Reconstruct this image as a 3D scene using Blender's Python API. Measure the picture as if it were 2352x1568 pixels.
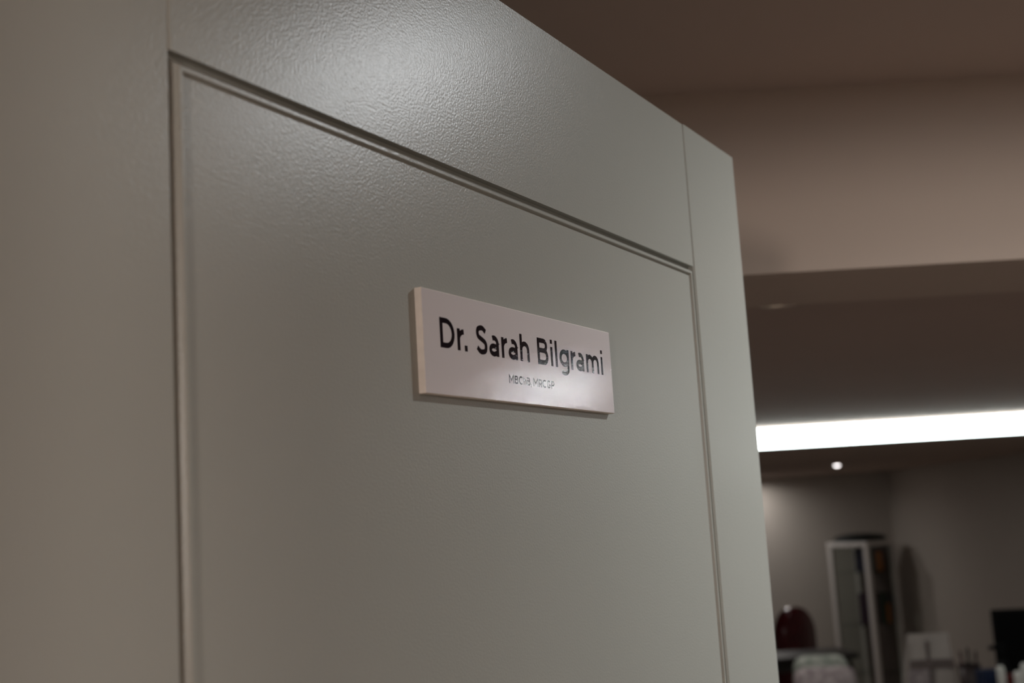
import bpy, bmesh, math, random
from mathutils import Vector, Matrix
random.seed(7)
for o in list(bpy.data.objects): bpy.data.objects.remove(o)
scene = bpy.context.scene
COL = scene.collection

# ------------------------------------------------------------------ camera
CAMZ = 1.76
R = Vector((0.9981883, -0.00454143, -0.05999581))
U = Vector((0.05869512, -0.14574239, 0.98757989))
F = Vector((0.01322895, 0.98931215, 0.14521179))
cam = bpy.data.cameras.new('camera'); cam_o = bpy.data.objects.new('camera', cam); COL.objects.link(cam_o)
cam.sensor_width = 36.0; cam.lens = 36.0 * 2786.386 / 2352.0
cam.clip_start = 0.01; cam.clip_end = 60
cam.dof.use_dof = True; cam.dof.focus_distance = 0.66; cam.dof.aperture_fstop = 9.5
cam_o.matrix_world = Matrix(((R.x, U.x, -F.x, 0), (R.y, U.y, -F.y, 0), (R.z, U.z, -F.z, CAMZ), (0, 0, 0, 1)))
scene.camera = cam_o

# ------------------------------------------------------------------ world, exposure
w = bpy.data.worlds.new('world'); scene.world = w; w.use_nodes = True
w.node_tree.nodes['Background'].inputs[0].default_value = (0.9, 0.8, 0.75, 1)
w.node_tree.nodes['Background'].inputs[1].default_value = 0.0
vs = scene.view_settings
vs.view_transform = 'Standard'; vs.look = 'None'; vs.gamma = 1.0; vs.use_curve_mapping = False
vs.exposure = 0.0

# lamp powers (watts) and colours, used by the lamp builders below
P_LOBBY, P_BEAM, P_DESK, P_FAR, P_SIDE, P_WALL, P_FILL_MID, E_LED, E_GLOBE, E_FILL_GLOBE = 2.9, 41.0, 4.8, 0.9, 2.7, 2.1, 4.2, 9.0, 118.0, 38.0
WARM = (1.0, 0.90, 0.84); LOBBY = (0.96, 1.0, 1.03); NEUT = (1.0, 0.96, 0.92); COOL = (0.90, 1.0, 0.97)

# ------------------------------------------------------------------ materials
def mat(name, col, rough=0.5, spec=0.5, metal=0.0, noise=0.0, nscale=8.0, bump=0.0, bscale=200.0, bdist=0.001, coat=0.0, col2=None, detail=3.0):
    m = bpy.data.materials.new(name); m.use_nodes = True
    nt = m.node_tree; b = nt.nodes['Principled BSDF']
    b.inputs['Base Color'].default_value = (*col, 1); b.inputs['Roughness'].default_value = rough
    b.inputs['Specular IOR Level'].default_value = spec; b.inputs['Metallic'].default_value = metal
    b.inputs['Coat Weight'].default_value = coat
    tc = nt.nodes.new('ShaderNodeTexCoord')
    n = nt.nodes.new('ShaderNodeTexNoise'); n.inputs['Scale'].default_value = nscale; n.inputs['Detail'].default_value = detail
    nt.links.new(tc.outputs['Object'], n.inputs['Vector'])
    r = nt.nodes.new('ShaderNodeValToRGB')
    c2 = col2 if col2 else tuple(c * (1 - noise) for c in col)
    r.color_ramp.elements[0].position = 0.35; r.color_ramp.elements[1].position = 0.65
    r.color_ramp.elements[0].color = (*c2, 1); r.color_ramp.elements[1].color = (*col, 1)
    nt.links.new(n.outputs['Fac'], r.inputs['Fac']); nt.links.new(r.outputs['Color'], b.inputs['Base Color'])
    if bump > 0:
        n2 = nt.nodes.new('ShaderNodeTexNoise'); n2.inputs['Scale'].default_value = bscale; n2.inputs['Detail'].default_value = 2.0
        nt.links.new(tc.outputs['Object'], n2.inputs['Vector'])
        bp = nt.nodes.new('ShaderNodeBump'); bp.inputs['Strength'].default_value = bump; bp.inputs['Distance'].default_value = bdist
        nt.links.new(n2.outputs['Fac'], bp.inputs['Height']); nt.links.new(bp.outputs['Normal'], b.inputs['Normal'])
    return m
def emit(name, col, strength):
    m = bpy.data.materials.new(name); m.use_nodes = True; nt = m.node_tree
    nt.nodes.remove(nt.nodes['Principled BSDF'])
    e = nt.nodes.new('ShaderNodeEmission'); e.inputs[0].default_value = (*col, 1); e.inputs[1].default_value = strength
    nt.links.new(e.outputs[0], nt.nodes['Material Output'].inputs[0]); return m
def glass(name):
    m = bpy.data.materials.new(name); m.use_nodes = True; nt = m.node_tree
    nt.nodes.remove(nt.nodes['Principled BSDF'])
    t = nt.nodes.new('ShaderNodeBsdfTransparent'); t.inputs[0].default_value = (0.95, 0.97, 0.96, 1)
    g = nt.nodes.new('ShaderNodeBsdfGlossy'); g.inputs['Roughness'].default_value = 0.03
    x = nt.nodes.new('ShaderNodeMixShader'); x.inputs[0].default_value = 0.06
    nt.links.new(t.outputs[0], x.inputs[1]); nt.links.new(g.outputs[0], x.inputs[2])
    nt.links.new(x.outputs[0], nt.nodes['Material Output'].inputs[0]); return m

M = {}
M['door'] = mat('door_paint', (0.36, 0.355, 0.315), rough=0.30, spec=0.28, noise=0.03, nscale=5, bump=0.22, bscale=820, bdist=0.0006)
M['edge'] = mat('door_edge_paint', (0.36, 0.355, 0.315), rough=0.4, noise=0.03, nscale=5)
M['plate'] = mat('sign_face', (0.66, 0.60, 0.59), rough=0.05, spec=0.34, noise=0.02, nscale=20, bump=0.13, bscale=1500, bdist=0.0003)
M['plate_edge'] = mat('sign_edge', (0.86, 0.78, 0.70), rough=0.6, noise=0.08, nscale=150)
M['ink'] = mat('sign_ink', (0.007, 0.004, 0.008), rough=0.05, spec=0.34, noise=0.1, nscale=50, bump=0.13, bscale=1500, bdist=0.0003)
M['wall'] = mat('cream_wall_paint', (0.58, 0.53, 0.48), rough=0.8, spec=0.2, noise=0.03, nscale=3, bump=0.05, bscale=120)
M['beam'] = mat('beam_paint', (0.58, 0.46, 0.38), rough=0.75, spec=0.2, noise=0.03, nscale=3, bump=0.05, bscale=120)
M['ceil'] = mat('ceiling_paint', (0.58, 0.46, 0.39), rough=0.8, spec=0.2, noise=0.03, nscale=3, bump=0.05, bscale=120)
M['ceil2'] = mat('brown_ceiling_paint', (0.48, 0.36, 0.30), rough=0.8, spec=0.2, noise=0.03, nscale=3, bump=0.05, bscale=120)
M['floor'] = mat('floor_wood', (0.38, 0.31, 0.27), rough=0.5, noise=0.3, nscale=6)
M['white'] = mat('white_lacquer', (0.78, 0.74, 0.71), rough=0.4, noise=0.04, nscale=8)
M['bezel'] = mat('bezel_metal', (0.85, 0.78, 0.68), rough=0.3, metal=0.6, noise=0.05, nscale=20)
M['panelbrown'] = mat('dark_brown_board', (0.10, 0.065, 0.06), rough=0.6, noise=0.15, nscale=10)
M['glass'] = glass('clear_glass')
M['dish'] = mat('black_glaze', (0.006, 0.012, 0.013), rough=0.35, noise=0.2, nscale=10)
M['burgundy'] = mat('burgundy_leather', (0.075, 0.005, 0.009), rough=0.25, spec=0.4, noise=0.3, nscale=15, coat=0.15)
M['darkwood'] = mat('dark_wood', (0.02, 0.015, 0.013), rough=0.45, noise=0.3, nscale=12)
M['chairfab'] = mat('pale_green_fabric', (0.60, 0.62, 0.56), rough=0.9, spec=0.1, col2=(0.30, 0.34, 0.29), nscale=26, bump=0.4, bscale=80, bdist=0.004)
M['cushfab'] = mat('lilac_fabric', (0.60, 0.53, 0.53), rough=0.9, spec=0.1, col2=(0.34, 0.28, 0.29), nscale=30, bump=0.4, bscale=80, bdist=0.004)
M['holder'] = mat('pale_board', (0.58, 0.51, 0.47), rough=0.6, noise=0.08, nscale=10)
M['holder_in'] = mat('brown_leaflet', (0.20, 0.15, 0.14), rough=0.6, noise=0.2, nscale=20)
M['black'] = mat('black_plastic', (0.003, 0.003, 0.004), rough=0.6, spec=0.2, noise=0.1, nscale=10)
M['screen'] = mat('dark_screen', (0.001, 0.001, 0.0015), rough=0.5, spec=0.1, noise=0.1, nscale=10)
M['bottle'] = mat('white_plastic', (0.80, 0.80, 0.77), rough=0.35, noise=0.03, nscale=20)
M['desk'] = mat('desk_laminate', (0.10, 0.07, 0.06), rough=0.45, noise=0.2, nscale=6)
for k, c in dict(navy=(0.012, 0.012, 0.04), green=(0.01, 0.045, 0.02), grey=(0.04, 0.04, 0.045), orange=(0.55, 0.16, 0.01), maroon=(0.06, 0.008, 0.012), plum=(0.03, 0.008, 0.03), pages=(0.6, 0.55, 0.45), potbrown=(0.03, 0.012, 0.012), red=(0.12, 0.008, 0.008), blue=(0.015, 0.03, 0.08), teal=(0.02, 0.04, 0.035)).items():
    M[k] = mat(k + '_cover', c, rough=0.5, noise=0.15, nscale=25)

# ------------------------------------------------------------------ helpers
def obj(name, bm, m, parent=None, smooth=False):
    me = bpy.data.meshes.new(name)
    bmesh.ops.recalc_face_normals(bm, faces=bm.faces[:])
    if smooth:
        for f in bm.faces: f.smooth = True
    bm.to_mesh(me); bm.free()
    for x in (m if isinstance(m, (list, tuple)) else [m]): me.materials.append(x)
    o = bpy.data.objects.new(name, me); COL.objects.link(o)
    if parent: o.parent = parent
    return o
def tag(o, label, cat, group=None, kind=None):
    o['label'] = label; o['category'] = cat
    if group: o['group'] = group
    if kind: o['kind'] = kind
    return o
def struct(o, label=None):
    o['kind'] = 'structure'
    if label: o['label'] = label
    return o
def thing(name, label, cat, loc=(0, 0, 0), rz=0.0, group=None):
    o = bpy.data.objects.new(name, None); COL.objects.link(o); o.empty_display_size = 0.05
    o.location = loc; o.rotation_euler = (0, 0, rz)
    return tag(o, label, cat, group)
def box(bm, a, b, bev=0.0, seg=1):
    vs_ = [bm.verts.new((x, y, z)) for x in (a[0], b[0]) for y in (a[1], b[1]) for z in (a[2], b[2])]
    fs = [bm.faces.new([vs_[i] for i in q]) for q in ((0, 1, 3, 2), (4, 6, 7, 5), (0, 4, 5, 1), (2, 3, 7, 6), (0, 2, 6, 4), (1, 5, 7, 3))]
    if bev > 0:
        es = list({e for f in fs for e in f.edges})
        bmesh.ops.bevel(bm, geom=es, offset=bev, segments=seg, affect='EDGES', profile=0.5)
    return bm
def bx(a, b, bev=0.0, seg=1): return box(bmesh.new(), a, b, bev, seg)
def lathe(prof, n=32, bm=None, c=(0, 0, 0)):
    bm = bm or bmesh.new(); rings = []
    for r, z in prof:
        if r < 1e-6: rings.append([bm.verts.new((c[0], c[1], c[2] + z))])
        else: rings.append([bm.verts.new((c[0] + r * math.cos(2 * math.pi * i / n), c[1] + r * math.sin(2 * math.pi * i / n), c[2] + z)) for i in range(n)])
    for A, B in zip(rings, rings[1:]):
        for i in range(n):
            j = (i + 1) % n
            if len(A) == 1 and len(B) == 1: continue
            if len(A) == 1: bm.faces.new((A[0], B[i], B[j]))
            elif len(B) == 1: bm.faces.new((A[i], A[j], B[0]))
            else: bm.faces.new((A[i], A[j], B[j], B[i]))
    return bm
def taper(p0, p1, r0, r1, n=12, bm=None):
    bm = bm or bmesh.new(); p0 = Vector(p0); p1 = Vector(p1); d = (p1 - p0).normalized()
    a = d.orthogonal().normalized(); b = d.cross(a)
    A = [bm.verts.new(p0 + (a * math.cos(t) + b * math.sin(t)) * r0) for t in (2 * math.pi * i / n for i in range(n))]
    B = [bm.verts.new(p1 + (a * math.cos(t) + b * math.sin(t)) * r1) for t in (2 * math.pi * i / n for i in range(n))]
    for i in range(n): bm.faces.new((A[i], A[(i + 1) % n], B[(i + 1) % n], B[i]))
    bm.faces.new(A[::-1]); bm.faces.new(B); return bm
def pillow(outline, thick, puff, n=5):
    """closed (x,z) outline, rounded edges and domed faces, depth along y"""
    bm = bmesh.new(); cx_ = sum(p[0] for p in outline) / len(outline); cz_ = sum(p[1] for p in outline) / len(outline)
    rings = []
    for s in range(-n, n + 1):
        t = s / n; k = math.sqrt(max(0.0, 1 - t * t)); sc = 1 - puff + puff * k
        rings.append([bm.verts.new((cx_ + (x - cx_) * sc, math.copysign(abs(math.sin(t * math.pi / 2)), t) * thick / 2, cz_ + (z - cz_) * sc)) for x, z in outline])
    N = len(outline)
    for A, B in zip(rings, rings[1:]):
        for i in range(N): bm.faces.new((A[i], A[(i + 1) % N], B[(i + 1) % N], B[i]))
    for ring, sgn in ((rings[0], -1), (rings[-1], 1)):
        prev = ring
        for q in (0.75, 0.45, 0.18):
            cur = [bm.verts.new((cx_ + (v.co.x - cx_) * q / 1.0, v.co.y + sgn * thick * 0.22 * (1 - q * q), cz_ + (v.co.z - cz_) * q)) for v in ring]
            for i in range(N): bm.faces.new((prev[i], prev[(i + 1) % N], cur[(i + 1) % N], cur[i]))
            prev = cur
        bm.faces.new(prev)
    return bm
def spot(name, loc, power, col, angle=150, blend=0.6, radius=0.03, parent=None, aim=(0, 0, -1), beam=0):
    l = bpy.data.lights.new(name, 'SPOT'); l.energy = power; l.color = col; l.spot_size = math.radians(angle); l.spot_blend = blend; l.shadow_soft_size = radius
    o = bpy.data.objects.new(name, l); COL.objects.link(o); o.location = loc
    o.rotation_euler = Vector(aim).to_track_quat('-Z', 'Y').to_euler()
    if parent: o.parent = parent
    return o

def disk(name, loc, power, col, radius, spread, parent):
    l = bpy.data.lights.new(name, 'AREA'); l.shape = 'DISK'; l.size = radius * 2; l.energy = power; l.color = col; l.spread = math.radians(spread)
    o = bpy.data.objects.new(name, l); COL.objects.link(o); o.location = loc; o.parent = parent
    return o

# ------------------------------------------------------------------ the building shell
X0, X1 = -1.2, 3.55
Z1 = 2.289; ZB = 2.0473; Z2 = 2.065; Z3 = 2.002
YB0, YB1 = 1.5, 1.753; YS = 4.93; YW = 11.3; YN = -3.6
struct(obj('floor', bx((X0 - .1, YN - .1, -0.1), (X1 + .1, YW + .1, 0)), M['floor']))
struct(obj('ceiling', bx((X0 - .1, YN - .1, Z1), (X1 + .1, YB0, Z1 + .1)), M['ceil']), 'plain ceiling above the open door')
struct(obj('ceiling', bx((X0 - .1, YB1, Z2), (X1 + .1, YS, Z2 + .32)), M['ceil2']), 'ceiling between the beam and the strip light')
struct(obj('ceiling', bx((X0 - .1, YS, Z3), (X1 + .1, YW + .1, Z3 + .4)), M['ceil']), 'lowered ceiling behind the strip light')
struct(obj('trim_1', bx((X0 - .1, YB0, ZB), (X1 + .1, YB1, Z1 + .1)), M['beam']), 'deep cream beam crossing the ceiling')
struct(obj('wall_left', bx((X0 - .1, YN - .1, 0), (X0, YW + .1, Z1)), M['wall']))
struct(obj('wall_right', bx((X1, YN - .1, 0), (X1 + .1, YW + .1, Z1)), M['wall']))
struct(obj('wall_back', bx((X0, YW, 0), (X1, YW + .1, Z3)), M['wall']))
struct(obj('wall_corridor', bx((X0, YN - .1, 0), (X1, YN, Z1)), M['wall']))
bm = bmesh.new()
YF0, YF1 = 0.215, 0.300; OX0, OX1, OZ = -0.170, 0.575, 2.045
box(bm, (X0, YF0, 0), (OX0 - .03, YF1, Z1)); box(bm, (OX1 + .03, YF0, 0), (X1, YF1, Z1)); box(bm, (OX0 - .03, YF0, OZ + .03), (OX1 + .03, YF1, Z1))
struct(obj('wall_front', bm, M['wall']), 'wall with the doorway that the door hangs in')
bm = bmesh.new()
box(bm, (OX0 - .03, YF0 - .01, 0), (OX0, YF1 + .004, OZ + .03), .002); box(bm, (OX1, YF0 - .01, 0), (OX1 + .03, YF1 + .004, OZ + .03), .002); box(bm, (OX0, YF0 - .01, OZ), (OX1, YF1 + .004, OZ + .03), .002)
struct(obj('trim_2', bm, M['edge']), 'grey painted door lining')

# ------------------------------------------------------------------ the door
PHI = math.atan2(0.8674, 0.4977)
door = bpy.data.objects.new('door_1', None); COL.objects.link(door)
door.location = (-0.1624, 0.3135, 0); door.rotation_euler = (0, 0, PHI)
tag(door, 'grey green painted panel door standing open with a name sign', 'door', kind='structure')
DT = 0.044; PX0, PX1, DW = 0.108, 0.6145, 0.722; DZ0, DZ1 = 0.008, 2.036
obj('stile', bx((0, .0005, DZ0), (PX0, DT, DZ1), .0003), M['door'], door)
def eased(a, b, off):
    """box whose front left arris is eased by off"""
    bm = bx(a, b)
    es = [e for e in bm.edges if all(abs(v.co.x - a[0]) < 1e-6 and abs(v.co.y - a[1]) < 1e-6 for v in e.verts)]
    bmesh.ops.bevel(bm, geom=es, offset=off, segments=1, affect='EDGES'); return bm
obj('stile', eased((PX1, -.0008, DZ0), (DW, DT, DZ1), .0013), M['door'], door)
for z0, z1 in ((1.9305, DZ1), (0.86, 1.0), (DZ0, 0.22)):
    obj('rail', eased((PX0, 0, z0), (PX1, DT, z1), .0008), M['door'], door)
def door_panel(x0, x1, z0, z1):
    prof = [(0.0, 0.034), (0.0, 0.0040), (0.0015, 0.0040), (0.0043, -0.0002), (0.0047, -0.0005), (0.0060, -0.0005), (0.0063, -0.0003), (0.0068, 0.0012)]
    bm = bmesh.new(); rings = []
    for i, d in prof: rings.append([bm.verts.new(p) for p in ((x0 + i, d, z0 + i), (x1 - i, d, z0 + i), (x1 - i, d, z1 - i), (x0 + i, d, z1 - i))])
    for A, B in zip(rings, rings[1:]):
        for k in range(4): bm.faces.new((A[k], A[(k + 1) % 4], B[(k + 1) % 4], B[k]))
    bm.faces.new(rings[-1]); bm.faces.new(rings[0][::-1]); return bm
obj('panel', door_panel(PX0, PX1, 1.0, 1.9305), M['door'], door)
obj('panel', door_panel(PX0, PX1, 0.22, 0.86), M['door'], door)

# ------------------------------------------------------------------ the name sign (local x along the door, y into it, z up), millimetre layout
sgn = thing('door_sign', 'white rectangular name sign with black lettering fixed to the door panel', 'sign', (0, 0, 0))
sgn.rotation_euler = (0, 0, PHI)
PT = 0.0038; SW, SH = 0.1993, 0.0480; KS = 1.0034
sgn.location = Matrix.Rotation(PHI, 4, 'Z') @ Vector((0.4479 - 0.191, 0.0012, CAMZ + 0.0578)) + Vector((-0.1624, 0.3135, 0))
pb = bx((0, -PT, 0), (SW, 0, SH), .0003)
for f in pb.faces: f.material_index = 0 if f.calc_center_median().y < -PT + .0001 else 1
pb.normal_update()
obj('plate', pb, [M['plate'], M['plate_edge']], sgn)

def ell(cx_, cy_, rx, ry, a0, a1, n=14): return [(cx_ + rx * math.cos(math.radians(a0 + (a1 - a0) * i / n)), cy_ + ry * math.sin(math.radians(a0 + (a1 - a0) * i / n))) for i in range(n + 1)]
def spline(pts, n=8):
    P = [pts[0]] + pts + [pts[-1]]; out = []
    for i in range(1, len(P) - 2):
        p0, p1, p2, p3 = P[i - 1], P[i], P[i + 1], P[i + 2]
        for k in range(n):
            t = k / n
            out.append(tuple(0.5 * (2 * p1[c] + (p2[c] - p0[c]) * t + (2 * p0[c] - 5 * p1[c] + 4 * p2[c] - p3[c]) * t * t + (3 * p1[c] - p0[c] - 3 * p2[c] + p3[c]) * t ** 3) for c in (0, 1)))
    out.append(pts[-1]); return out
def glyph(ch, x0, x1, b, cap, xh, w):
    """centre lines (points, closed) of a geometric sans letter with outer box x0..x1"""
    h = w / 2; l, r = x0 + h, x1 - h; mx = (x0 + x1) / 2; H = cap - b; X = xh - b
    if ch == 'D':
        m_ = l + (r - l) * .40
        return [([(l, b + h), (l, cap - h), (m_, cap - h)] + ell(m_, (b + cap) / 2, r - m_, H / 2 - h, 85, -85) + [(m_, b + h)], True)]
    if ch in 'PRB':
        mid = b + H * (.54 if ch == 'B' else .42); rr = r - (.06 * (x1 - x0) if ch == 'B' else 0)
        m_ = rr - (cap - h - mid) / 2 * 1.05
        out = [([(l, mid), (l, cap - h), (m_, cap - h)] + ell(m_, (mid + cap - h) / 2, rr - m_, (cap - h - mid) / 2, 80, -80) + [(m_, mid)], True)]
        if ch == 'B':
            m2 = r - (mid - b - h) / 2 * 1.05
            out.append(([(l, b + h), (l, mid), (m2, mid)] + ell(m2, (mid + b + h) / 2, r - m2, (mid - b - h) / 2, 80, -80) + [(m2, b + h)], True))
        else: out.append(([(l, b), (l, cap)], False))
        if ch == 'R': out.append(([(l + (r - l) * .5, mid), (r, b)], False))
        return out
    if ch == 'S':
        p = [(x1 - .12 * (x1 - x0), cap - .20 * H), (mx + .14 * (x1 - x0), cap - .095 * H), (mx - .06 * (x1 - x0), cap - h * .95), (l + .07 * (x1 - x0), cap - .14 * H), (l, cap - .27 * H), (l + .09 * (x1 - x0), cap - .40 * H), (mx, cap - .48 * H),
             (r - .07 * (x1 - x0), cap - .58 * H), (r, cap - .73 * H), (r - .09 * (x1 - x0), cap - .87 * H), (mx + .02, b + h * .9), (mx - .22 * (x1 - x0), b + .11 * H), (x0 + .07 * (x1 - x0), b + .22 * H)]
        return [(spline(p), False)]
    if ch == 'a':
        bh = X * .60; cyb = b + bh / 2
        return [([(r, b), (r, xh - X * .40)] + ell(mx + .02 * (x1 - x0), xh - X * .40, r - mx - .02 * (x1 - x0), X * .40 - h, 0, 118), False),
                (ell(mx - .03 * (x1 - x0), cyb, mx - .03 * (x1 - x0) - l, bh / 2 - h * .9, 62, 298, 22) + [(r, b + bh * .34), (r, b + bh * .70)], True)]
    if ch == 'r':
        return [([(l, b), (l, xh)], False), ([(l, xh - X * .52)] + ell(x1 - .02, xh - X * .50, x1 - l - .02, X * .50 - h * 1.05, 170, 92, 8), False)]
    if ch in 'hm':
        out = [([(l, b), (l, cap if ch == 'h' else xh)], False)]
        n_ = 1 if ch == 'h' else 2; step = (r - l) / n_
        for k in range(n_):
            a0, a1 = l + k * step, l + (k + 1) * step; rx = (a1 - a0) / 2; ry = X * .42 - h
            out.append(([(a0, xh - X * .42)] + ell((a0 + a1) / 2, xh - X * .42, rx, ry, 172, 0) + [(a1, b)], False))
        return out
    if ch == 'l': return [([(mx, b), (mx, cap + .02 * H)], False)]
    if ch == 'i': return [([(mx, b), (mx, xh)], False), ([(mx, cap - .135 * H), (mx, cap + .02 * H)], False)]
    if ch == 'g':
        cyg = b + X * .54; ry = X * .46 - h
        return [(ell((l + r) / 2, cyg, (r - l) / 2, ry, 0, 360, 28)[:-1], True),
                ([(r, xh), (r, b + .02)] + ell((l + r) / 2, b + .04, (r - l) / 2, X * .33 - h * .6, 0, -140), False)]
    if ch == 'M': return [([(l, b), (l, cap - .02), (mx, b + .36 * H), (r, cap - .02), (r, b)], False)]
    if ch == 'C': return [(ell((l + x1) / 2, (b + cap) / 2, (x1 - l) / 2, H / 2 - h * .8, 48, 312, 22), False)]
    if ch == 'G': return [(ell((l + r) / 2 + .1, (b + cap) / 2, (r - l) / 2, H / 2 - h * .8, 48, 322, 22) + [(r, b + .42 * H), (mx + .1, b + .42 * H)], False)]
    if ch == '.': return [([(mx, b), (mx, b + w * 1.12)], False)]
    if ch == ',': return [([(mx, b + w * 1.1), (mx - .25 * w, b - w * .9)], False)]
def ribbon(bm, pts, closed, w, y):
    n = len(pts); L_, R_ = [], []
    for i, p in enumerate(pts):
        a = pts[i - 1] if (i or closed) else None; c = pts[(i + 1) % n] if (i < n - 1 or closed) else None
        d1 = Vector((p[0] - a[0], p[1] - a[1])).normalized() if a else None
        d2 = Vector((c[0] - p[0], c[1] - p[1])).normalized() if c else None
        d1 = d1 or d2; d2 = d2 or d1
        n1 = Vector((-d1.y, d1.x)); n2 = Vector((-d2.y, d2.x)); mv = n1 + n2
        mv = mv.normalized() if mv.length > 1e-6 else n1
        k = min(1 / max(mv.dot(n1), .3), 1.9) * w / 2
        L_.append(bm.verts.new((KS * (p[0] + mv.x * k) / 1000, y, KS * (p[1] + mv.y * k) / 1000))); R_.append(bm.verts.new((KS * (p[0] - mv.x * k) / 1000, y, KS * (p[1] - mv.y * k) / 1000)))
    for i in range(n if closed else n - 1):
        j = (i + 1) % n; bm.faces.new((L_[i], L_[j], R_[j], R_[i]))
def lettering(name, items, b, cap, xh, wd):
    bm = bmesh.new()
    for k, (ch, x0, x1) in enumerate(items):
        for q, (pts, cl) in enumerate(glyph(ch, x0, x1, b, cap, xh, wd)): ribbon(bm, pts, cl, wd, -PT - .00005 - q * .000004)
    for f in bm.faces:
        f.normal_update()
        if f.normal.y > 0: f.normal_flip()
    me = bpy.data.meshes.new(name); bm.to_mesh(me); bm.free(); me.materials.append(M['ink'])
    o = bpy.data.objects.new(name, me); COL.objects.link(o); o.parent = sgn; return o
lettering('name_lettering', [('D', 14.0, 26.5), ('r', 28.7, 34.9), ('.', 34.9, 37.6), ('S', 46.0, 56.0), ('a', 57.8, 67.2), ('r', 69.8, 75.9), ('a', 76.7, 86.1), ('h', 88.7, 98.5),
          ('B', 107.4, 119.3), ('i', 122.1, 124.6), ('l', 127.4, 129.9), ('g', 132.3, 143.6), ('r', 145.9, 152.0), ('a', 152.3, 162.1), ('m', 165.1, 181.6), ('i', 184.3, 186.8)], 21.8, 35.8, 32.2, 2.5)
xs = 75.5; small = []
for ch, wd_, gap in (('M', 5.0, .8), ('B', 3.7, .6), ('C', 4.2, .5), ('h', 2.9, .7), ('B', 3.7, .35), (',', 1.2, 1.7), ('M', 5.0, .8), ('R', 3.8, .45), ('C', 4.2, .4), ('G', 4.4, .7), ('P', 3.6, 0)):
    small.append((ch, xs, xs + wd_)); xs += wd_ + gap
lettering('qualification_lettering', small, 9.6, 13.8, 12.75, 0.80)

# ------------------------------------------------------------------ ceiling lights
def downlight(loc, label, lens, power, col, r=0.042, angle=0, blend=0.6, srad=0.03, drop=0.004, spread=180, aim=(0, 0, -1), beam=0):
    t = thing('downlight', label, 'ceiling light', loc, 0, 'recessed ceiling downlights')
    obj('bezel', lathe([(r * .72, .0005), (r * .72, -.0025), (r * .9, -.004), (r, -.002), (r, .0005), (r * .72, .0005)], 40), M['bezel'], t, True)
    obj('lens', lathe([(r * .70, 0.0), (r * .62, -drop * .6), (r * .35, -drop * .95), (0, -drop)], 32), lens, t, True)
    if power and angle: spot('lamp', (0, 0, -drop - .006), power, col, angle, blend, srad, t, aim)
    elif power: disk('lamp', (0, 0, -drop - .002), power, col, srad, spread, t)
    if beam: spot('lamp_beam', (0, 0, -drop - .004), beam, col, 150, 1.0, srad, t)
    return t
lens_w = emit('downlight_lens_warm', (1, .93, .88), 14.0); lens_f = emit('downlight_lens_far', (1, .93, .92), 7.0)
painted_glint = emit('lens_painted_glint', (1, .72, .5), 0.35)  # weak glow painted on the lens as the glint behind the beam
downlight((0.70, 0.862, Z1), 'round ceiling downlight in front of the beam, lighting the door', lens_w, P_LOBBY, LOBBY, srad=0.032, beam=P_BEAM)
downlight((1.90, 1.826, Z2), 'round ceiling downlight behind the beam, mirrored in the name sign', lens_w, P_DESK, LOBBY, srad=0.03)
downlight((0.437, 1.83, Z2), 'round metal downlight rim with a painted glint peeping out behind the beam beside the door', painted_glint, 0, WARM, r=0.034)
downlight((2.30, 8.40, Z3), 'small bright downlight in the lowered ceiling below the strip light', lens_f, P_FAR, NEUT, r=0.030, srad=0.02, drop=0.012)
downlight((2.08, 10.30, Z3), 'round downlight left of the glass cabinet, hidden by the open door', lens_w, P_SIDE, NEUT, srad=0.035)
downlight((1.25, 6.50, Z3), 'added fill downlight over the pale mottled chair, hidden by the open door', lens_w, P_FILL_MID, NEUT, srad=0.035)  # added out of view to brighten the pale chair and cushion
downlight((2.24, 11.02, Z3), 'round downlight close to the back wall, behind the door edge', lens_w, P_WALL, NEUT, srad=0.04, spread=165)

def pendant(loc, strength, label, r=.08):
    gl = thing('pendant_lamp', label, 'lamp', loc, 0, 'globe lamps in the corridor')
    obj('ceiling_rose', lathe([(0, 0), (.05, 0), (.05, -.012), (.03, -.02), (0, -.02)], 28), M['white'], gl, True)
    obj('cord', taper((0, 0, -.018), (0, 0, -.36), .004, .004), M['black'], gl)
    obj('globe', lathe([(r * math.sin(math.pi * i / 16) if 0 < i < 16 else 0, -.352 - r + r * math.cos(math.pi * i / 16)) for i in range(17)], 32), emit('globe_glass', WARM, strength), gl, True)
pendant((-0.51, -1.32, Z1), E_GLOBE, 'round glass globe lamp hanging in the corridor straight behind the viewer')
pendant((2.20, -0.32, Z1), E_FILL_GLOBE, 'added large globe fill lamp, unseen in the corridor right of the doorway', .15)  # added unseen lamp that brightens the hinge side of the door
led = thing('strip_light', 'long glowing white strip light along the step in the ceiling', 'ceiling light', (1.85, YS - .045, 0))
obj('diffuser', bx((-1.60, 0, 1.9835), (1.60, .040, 2.061), .003), emit('strip_diffuser', COOL, E_LED), led)
obj('end_cap', bx((-1.61, -.001, 1.9825), (-1.60, .043, 2.062)), M['white'], led); obj('end_cap', bx((1.60, -.001, 1.9825), (1.61, .043, 2.062)), M['white'], led)
obj('backing_rail', bx((-1.61, .040, 1.995), (1.61, .045, 2.062)), M['white'], led)

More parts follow.
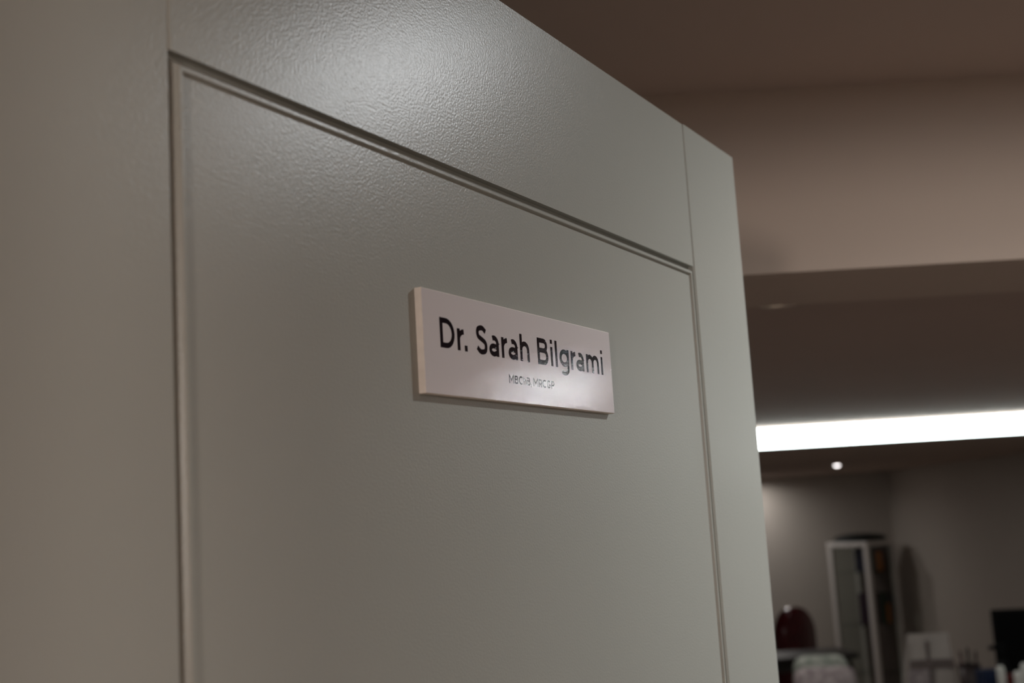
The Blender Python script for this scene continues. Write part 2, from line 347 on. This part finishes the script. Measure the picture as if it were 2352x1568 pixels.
# ------------------------------------------------------------------ glass display cabinet (local x = right-hand face, y = left-hand face)
CA = math.radians(40); CW, CD, CH = 0.43, 0.41, 1.39
cab = thing('display_cabinet', 'white framed glass display cabinet standing by the back corner', 'cabinet', (3.09, 10.6, 0), CA)
t_ = .042
for a, b_ in ((0, 0), (CW - t_, 0), (0, CD - t_), (CW - t_, CD - t_)): obj('post', bx((a, b_, 0), (a + t_, b_ + t_, CH - .04), .003), M['white'], cab)
obj('top', bx((-.004, -.004, CH - .04), (CW + .004, CD + .004, CH), .004), M['white'], cab)
obj('base', bx((-.002, -.002, 0.0), (CW + .002, CD + .002, .08), .004), M['white'], cab)
SH_ = (1.12, .665, .25)
for z in SH_: obj('shelf', bx((.012, .012, z), (CW - .012, CD - .012, z + .008)), M['glass'], cab)
for a, b_ in (((t_, .012, .08), (CW - t_, .017, CH - .04)), ((t_, CD - .017, .08), (CW - t_, CD - .012, CH - .04)), ((.012, t_, .08), (.017, CD - t_, CH - .04))):
    obj('pane', bx(a, b_), M['glass'], cab)
obj('back_panel', bx((CW - .020, t_, .08), (CW - .008, CD - t_, CH - .04)), M['panelbrown'], cab)
def book(kind, label, a, th, h, dp, z, b0):
    p = Matrix.Rotation(CA, 4, 'Z') @ Vector((a, b0, z)) + Vector((3.09, 10.6, 0))
    t = thing('book', label, 'book', p, CA, 'books in the display cabinet')
    obj('cover', book_cover(th, h, dp), M[kind], t)
    obj('pages', bx((.003, .004, .004), (th - .003, dp - .004, h - .004)), M['pages'], t)
def book_cover(th, h, dp):
    bm = bmesh.new(); box(bm, (0, 0, 0), (.003, dp, h)); box(bm, (th - .003, 0, 0), (th, dp, h)); box(bm, (.003, 0, 0), (th - .003, .004, h)); return bm
a = .06
for kind, th, h, lab in (('navy', .05, .200, 'dark navy book on the top shelf of the glass cabinet, nearest its front post'), ('teal', .045, .205, 'dark teal book on the top shelf of the glass cabinet, left of the grey one'), ('grey', .035, .195, 'charcoal book on the top shelf of the glass cabinet, left of the orange pair'),
                     ('orange', .05, .165, 'orange book on the top shelf of the glass cabinet, left of its orange neighbour'), ('orange', .045, .16, 'orange book on the top shelf of the glass cabinet, beside the maroon one'), ('maroon', .035, .19, 'maroon book at the right end of the top shelf in the glass cabinet')):
    book(kind, lab, a, th - .002, h, .13, SH_[0] + .0085, .045); a += th
a = .06
for kind, th, h, lab in (('plum', .05, .275, 'dark plum book on the second cabinet shelf, nearest the front post'), ('maroon', .045, .28, 'maroon book on the second cabinet shelf, left of the navy one'), ('navy', .04, .27, 'navy book on the second cabinet shelf, left of the green pair'),
                     ('green', .05, .265, 'dark green book on the second cabinet shelf, beside the navy one'), ('green', .03, .27, 'thin dark green book on the second cabinet shelf, left of the short orange one'), ('orange', .06, .165, 'short orange book on the second cabinet shelf'), ('grey', .03, .26, 'charcoal book at the right end of the second cabinet shelf')):
    book(kind, lab, a, th - .002, h, .13, SH_[1] + .0085, .045); a += th
dish = thing('dish', 'low round black dish lying on top of the glass cabinet', 'dish', (3.13, 10.92, CH), .3)
obj('bowl', lathe([(0, .004), (.17, .004), (.220, .006), (.233, .014), (.233, .026), (.222, .036), (.19, .050), (.14, .060), (.07, .066), (0, .068)], 48), M['dish'], dish, True)
obj('foot_ring', lathe([(.10, 0), (.14, 0), (.14, .006), (.10, .006), (.10, 0)], 40), M['dish'], dish, True)

# ------------------------------------------------------------------ burgundy chair
def arch(wd, z0, z1, n=16):
    r_ = wd / 2; pts = [(-r_, z0), (r_, z0), (r_, z0 + (z1 - z0 - r_) * .5)]
    return pts + [(r_ * math.cos(t), z1 - r_ + r_ * math.sin(t)) for t in (math.pi * i / n for i in range(n + 1))] + [(-r_, z0 + (z1 - z0 - r_) * .5)]
ch = thing('leather_chair', 'burgundy leather chair with an arched back beside the door edge', 'chair', (1.975, 8.72, 0), math.radians(44))
b_ = obj('backrest', pillow(arch(.42, .40, 1.04), .10, .18), M['burgundy'], ch, True); b_.location = (0, -.0, 0)
obj('seat', bx((-.22, .03, .38), (.22, .50, .47), .035, 4), M['burgundy'], ch, True)
for sx in (-1, 1):
    obj('leg', taper((sx * .19, .47, 0), (sx * .18, .44, .39), .014, .022), M['darkwood'], ch); obj('leg', taper((sx * .20, -.03, 0), (sx * .18, .05, .41), .014, .022), M['darkwood'], ch)

# dark table behind the pale chair
tb = thing('side_table', 'dark wooden table behind the pale mottled chair', 'table', (1.86, 7.98, 0), math.radians(4))
obj('table_top', bx((-.30, -.20, .775), (.285, .20, .805), .004), M['darkwood'], tb)
obj('apron', bx((-.27, -.17, .715), (.22, .17, .775)), M['darkwood'], tb)
for sx, sy in ((-1, -1), (1, -1), (-1, 1), (1, 1)): obj('leg', taper((sx * .30 - .01, sy * .18, 0), (sx * .24 - .01, sy * .15, .76), .016, .024), M['darkwood'], tb)

# ------------------------------------------------------------------ pale mottled chair with a cushion
def rrect(x0, x1, z0, z1, r_, n=6):
    out = []
    for cx_, cz_, a0 in ((x1 - r_, z0 + r_, -90), (x1 - r_, z1 - r_, 0), (x0 + r_, z1 - r_, 90), (x0 + r_, z0 + r_, 180)):
        out += [(cx_ + r_ * math.cos(math.radians(a0 + 90 * i / n)), cz_ + r_ * math.sin(math.radians(a0 + 90 * i / n))) for i in range(n + 1)]
    return out
ac = thing('upholstered_chair', 'pale green mottled fabric chair with a lilac cushion on it', 'chair', (1.685, 6.80, 0), math.radians(-8))
o = obj('backrest', pillow(rrect(-.15, .155, .42, .905, .07), .11, .12), M['chairfab'], ac, True); o.location = (0, .21, 0)
obj('seat', bx((-.22, -.27, .34), (.22, .17, .45), .035, 4), M['chairfab'], ac, True)
for sx in (-1, 1):
    for y in (-.23, .19): obj('leg', taper((sx * .19, y, 0), (sx * .18, y, .35), .014, .02), M['darkwood'], ac)
cu = tag(obj('cushion', pillow(rrect(-.17, .17, 0, .40, .06), .12, .22), M['cushfab'], None, True), 'lilac mottled cushion propped on the pale green chair', 'cushion')
cu.location = (1.69, 6.80, .463); cu.rotation_euler = (math.radians(-10), 0, math.radians(-6))

# ------------------------------------------------------------------ desk and what stands on it
DKZ = .76
dk = thing('desk', 'dark desk along the right side carrying the monitor and bottles', 'desk', (2.45, 5.62, 0))
obj('desk_top', bx((-.70, -.55, DKZ - .035), (.95, .72, DKZ), .004), M['desk'], dk)
obj('side_panel', bx((-.67, -.5, 0), (-.64, .67, DKZ - .035)), M['desk'], dk); obj('side_panel', bx((.89, -.5, 0), (.92, .67, DKZ - .035)), M['desk'], dk); obj('modesty_panel', bx((-.64, .62, .25), (.89, .64, DKZ - .035)), M['desk'], dk)

mn = thing('monitor', 'black flat monitor at the right edge above the white bottles', 'monitor', (2.47, 5.66, DKZ), math.radians(-14))
obj('bezel', bx((-.265, 0, .145), (.265, .03, .455), .004), M['black'], mn)
obj('screen', bx((-.252, -.002, .160), (.252, .002, .442)), M['screen'], mn)
obj('neck', bx((-.03, .03, .02), (.03, .06, .30), .004), M['black'], mn)
obj('stand_base', lathe([(0, 0), (.12, 0), (.12, .008), (.10, .014), (.03, .02), (0, .02)], 36, None, (0, .045, 0)), M['black'], mn, True)

def pump(loc, rz): 
    t = thing('pump_bottle', 'black pump bottle standing left of the monitor', 'bottle', loc, rz)
    obj('body', lathe([(0, 0), (.038, 0), (.042, .006), (.042, .17), (.036, .20), (.016, .215), (.016, .225), (0, .225)], 28), M['black'], t, True)
    obj('collar', lathe([(.019, .215), (.019, .24), (.008, .245), (0, .245)], 24), M['black'], t, True)
    bm = taper((0, 0, .24), (0, 0, .30), .006, .006); taper((-.012, 0, .306), (.058, 0, .300), .014, .009, 12, bm); obj('nozzle', bm, M['black'], t, True)
pump((2.195, 5.60, DKZ), math.radians(175))

def bottle(loc, h, r_, label):
    t = thing('bottle', label, 'bottle', loc, 0, 'white bottles in front of the monitor')
    obj('body', lathe([(0, 0), (r_ * 1.5, 0), (r_ * 1.6, .006), (r_ * 1.6, h * .52), (r_ * 1.45, h * .60), (r_ * .9, h * .68), (r_ * .8, h * .70), (0, h * .70)], 28), M['bottle'], t, True)
    obj('cap', lathe([(0, h * .69), (r_ * .95, h * .69), (r_, h * .71), (r_ * .92, h * .95), (r_ * .6, h * .99), (0, h)], 24), M['bottle'], t, True)
bottle((2.061, 5.30, DKZ), .265, .018, 'white bottle in front of the monitor, leftmost of the three')
bottle((2.122, 5.27, DKZ), .243, .020, 'shorter white bottle between the other two before the monitor')
bottle((2.180, 5.34, DKZ), .265, .018, 'white bottle at the right picture edge before the monitor')

pp = thing('pen_pot', 'dark brown pot on the desk right of the leaflet holder', 'pot', (2.118, 5.82, DKZ))
obj('body', lathe([(0, 0), (.040, 0), (.044, .01), (.050, .20), (.046, .20), (.040, .012), (0, .012)], 28), M['potbrown'], pp, True)
obj('rim', lathe([(.0445, .196), (.0515, .196), (.0525, .202), (.0515, .207), (.0445, .207), (.0445, .196)], 28), M['potbrown'], pp, True)
for k, (dx, dy, lx, ly, h, mm_, lab) in enumerate(((-.02, .0, -.032, .006, .262, 'maroon', 'dark maroon pen leaning left in the brown pot'), (.0, .01, .008, .02, .272, 'black', 'black pen standing in the middle of the brown pot'), (.02, .0, .036, .0, .258, 'potbrown', 'brown pencil leaning right in the brown pot'))):
    pn = thing('pen', lab, 'pen', (2.118 + dx, 5.82 + dy, DKZ + .014), 0, 'pens in the brown pot')
    obj('barrel', taper((0, 0, .012), (lx - dx, ly - dy, h - .03), .0055, .0055), M[mm_], pn, True); obj('tip', taper((0, 0, 0), ((lx - dx) * .05, (ly - dy) * .05, .012), .001, .005), M[mm_], pn); obj('pen_cap', taper((lx - dx, ly - dy, h - .03), ((lx - dx) * 1.08, (ly - dy) * 1.08, h - .008), .0065, .005), M[mm_], pn, True)
def carton(kind, label, loc, sz, rz):
    t = thing('carton', label, 'box', loc, rz, 'small cartons on the desk')
    obj('body', bx((-sz[0] / 2, -sz[1] / 2, 0), (sz[0] / 2, sz[1] / 2, sz[2] - .004), .002), M[kind], t); obj('lid', bx((-sz[0] / 2 - .001, -sz[1] / 2 - .001, sz[2] - .02), (sz[0] / 2 + .001, sz[1] / 2 + .001, sz[2]), .0015), M[kind], t)
carton('blue', 'small dark blue carton on the desk before the brown pot', (2.085, 5.52, DKZ), (.075, .06, .22), .2)
carton('red', 'small dark red carton on the desk beside the blue one', (2.150, 5.46, DKZ), (.07, .06, .20), -.15)

# tiered leaflet holder
lh = thing('leaflet_holder', 'pale two tier leaflet holder on the desk left of the brown pot', 'leaflet holder', (2.005, 6.05, DKZ), math.radians(-10))
def slab(x0, x1, xb0, xb1, y0, y1, z0, z1, th):
    """sloping board: top edge x0..x1 at (y1,z1), bottom edge xb0..xb1 at (y0,z0)"""
    bm = bmesh.new(); A = [bm.verts.new(p) for p in ((xb0, y0, z0), (xb1, y0, z0), (x1, y1, z1), (x0, y1, z1))]; B = [bm.verts.new((v.co.x, v.co.y + th, v.co.z)) for v in A]
    bm.faces.new(A); bm.faces.new(B[::-1])
    for i in range(4): bm.faces.new((A[i], A[(i + 1) % 4], B[(i + 1) % 4], B[i]))
    return bm
obj('back_board', slab(-.075, .115, -.150, .130, -.04, .06, 0, .325, .006), M['holder'], lh)
for row, (z0, z1, y0) in enumerate(((.03, .165, -.055), (.195, .305, -.005))):
    for c_, (p0, p1) in enumerate(((-.115 + row * .035, -.006), (.014, .108))):
        obj('leaflet', slab(p0 + .012, p1, p0, p1, y0, y0 + .03, z0, z1, .003), M['holder' if (row + c_) % 3 else 'cushfab'], lh)
    obj('pocket_front', slab(-.125 + row * .04, .118, -.132 + row * .04, .122, y0 - .012, y0 - .004, z0 - .03, z0 + .015, .003), M['holder_in'], lh)
obj('divider', slab(-.002, .010, -.004, .012, -.075, .02, .0, .30, .012), M['holder_in'], lh)
obj('foot', bx((-.15, -.08, 0), (.13, .06, .006)), M['holder'], lh)
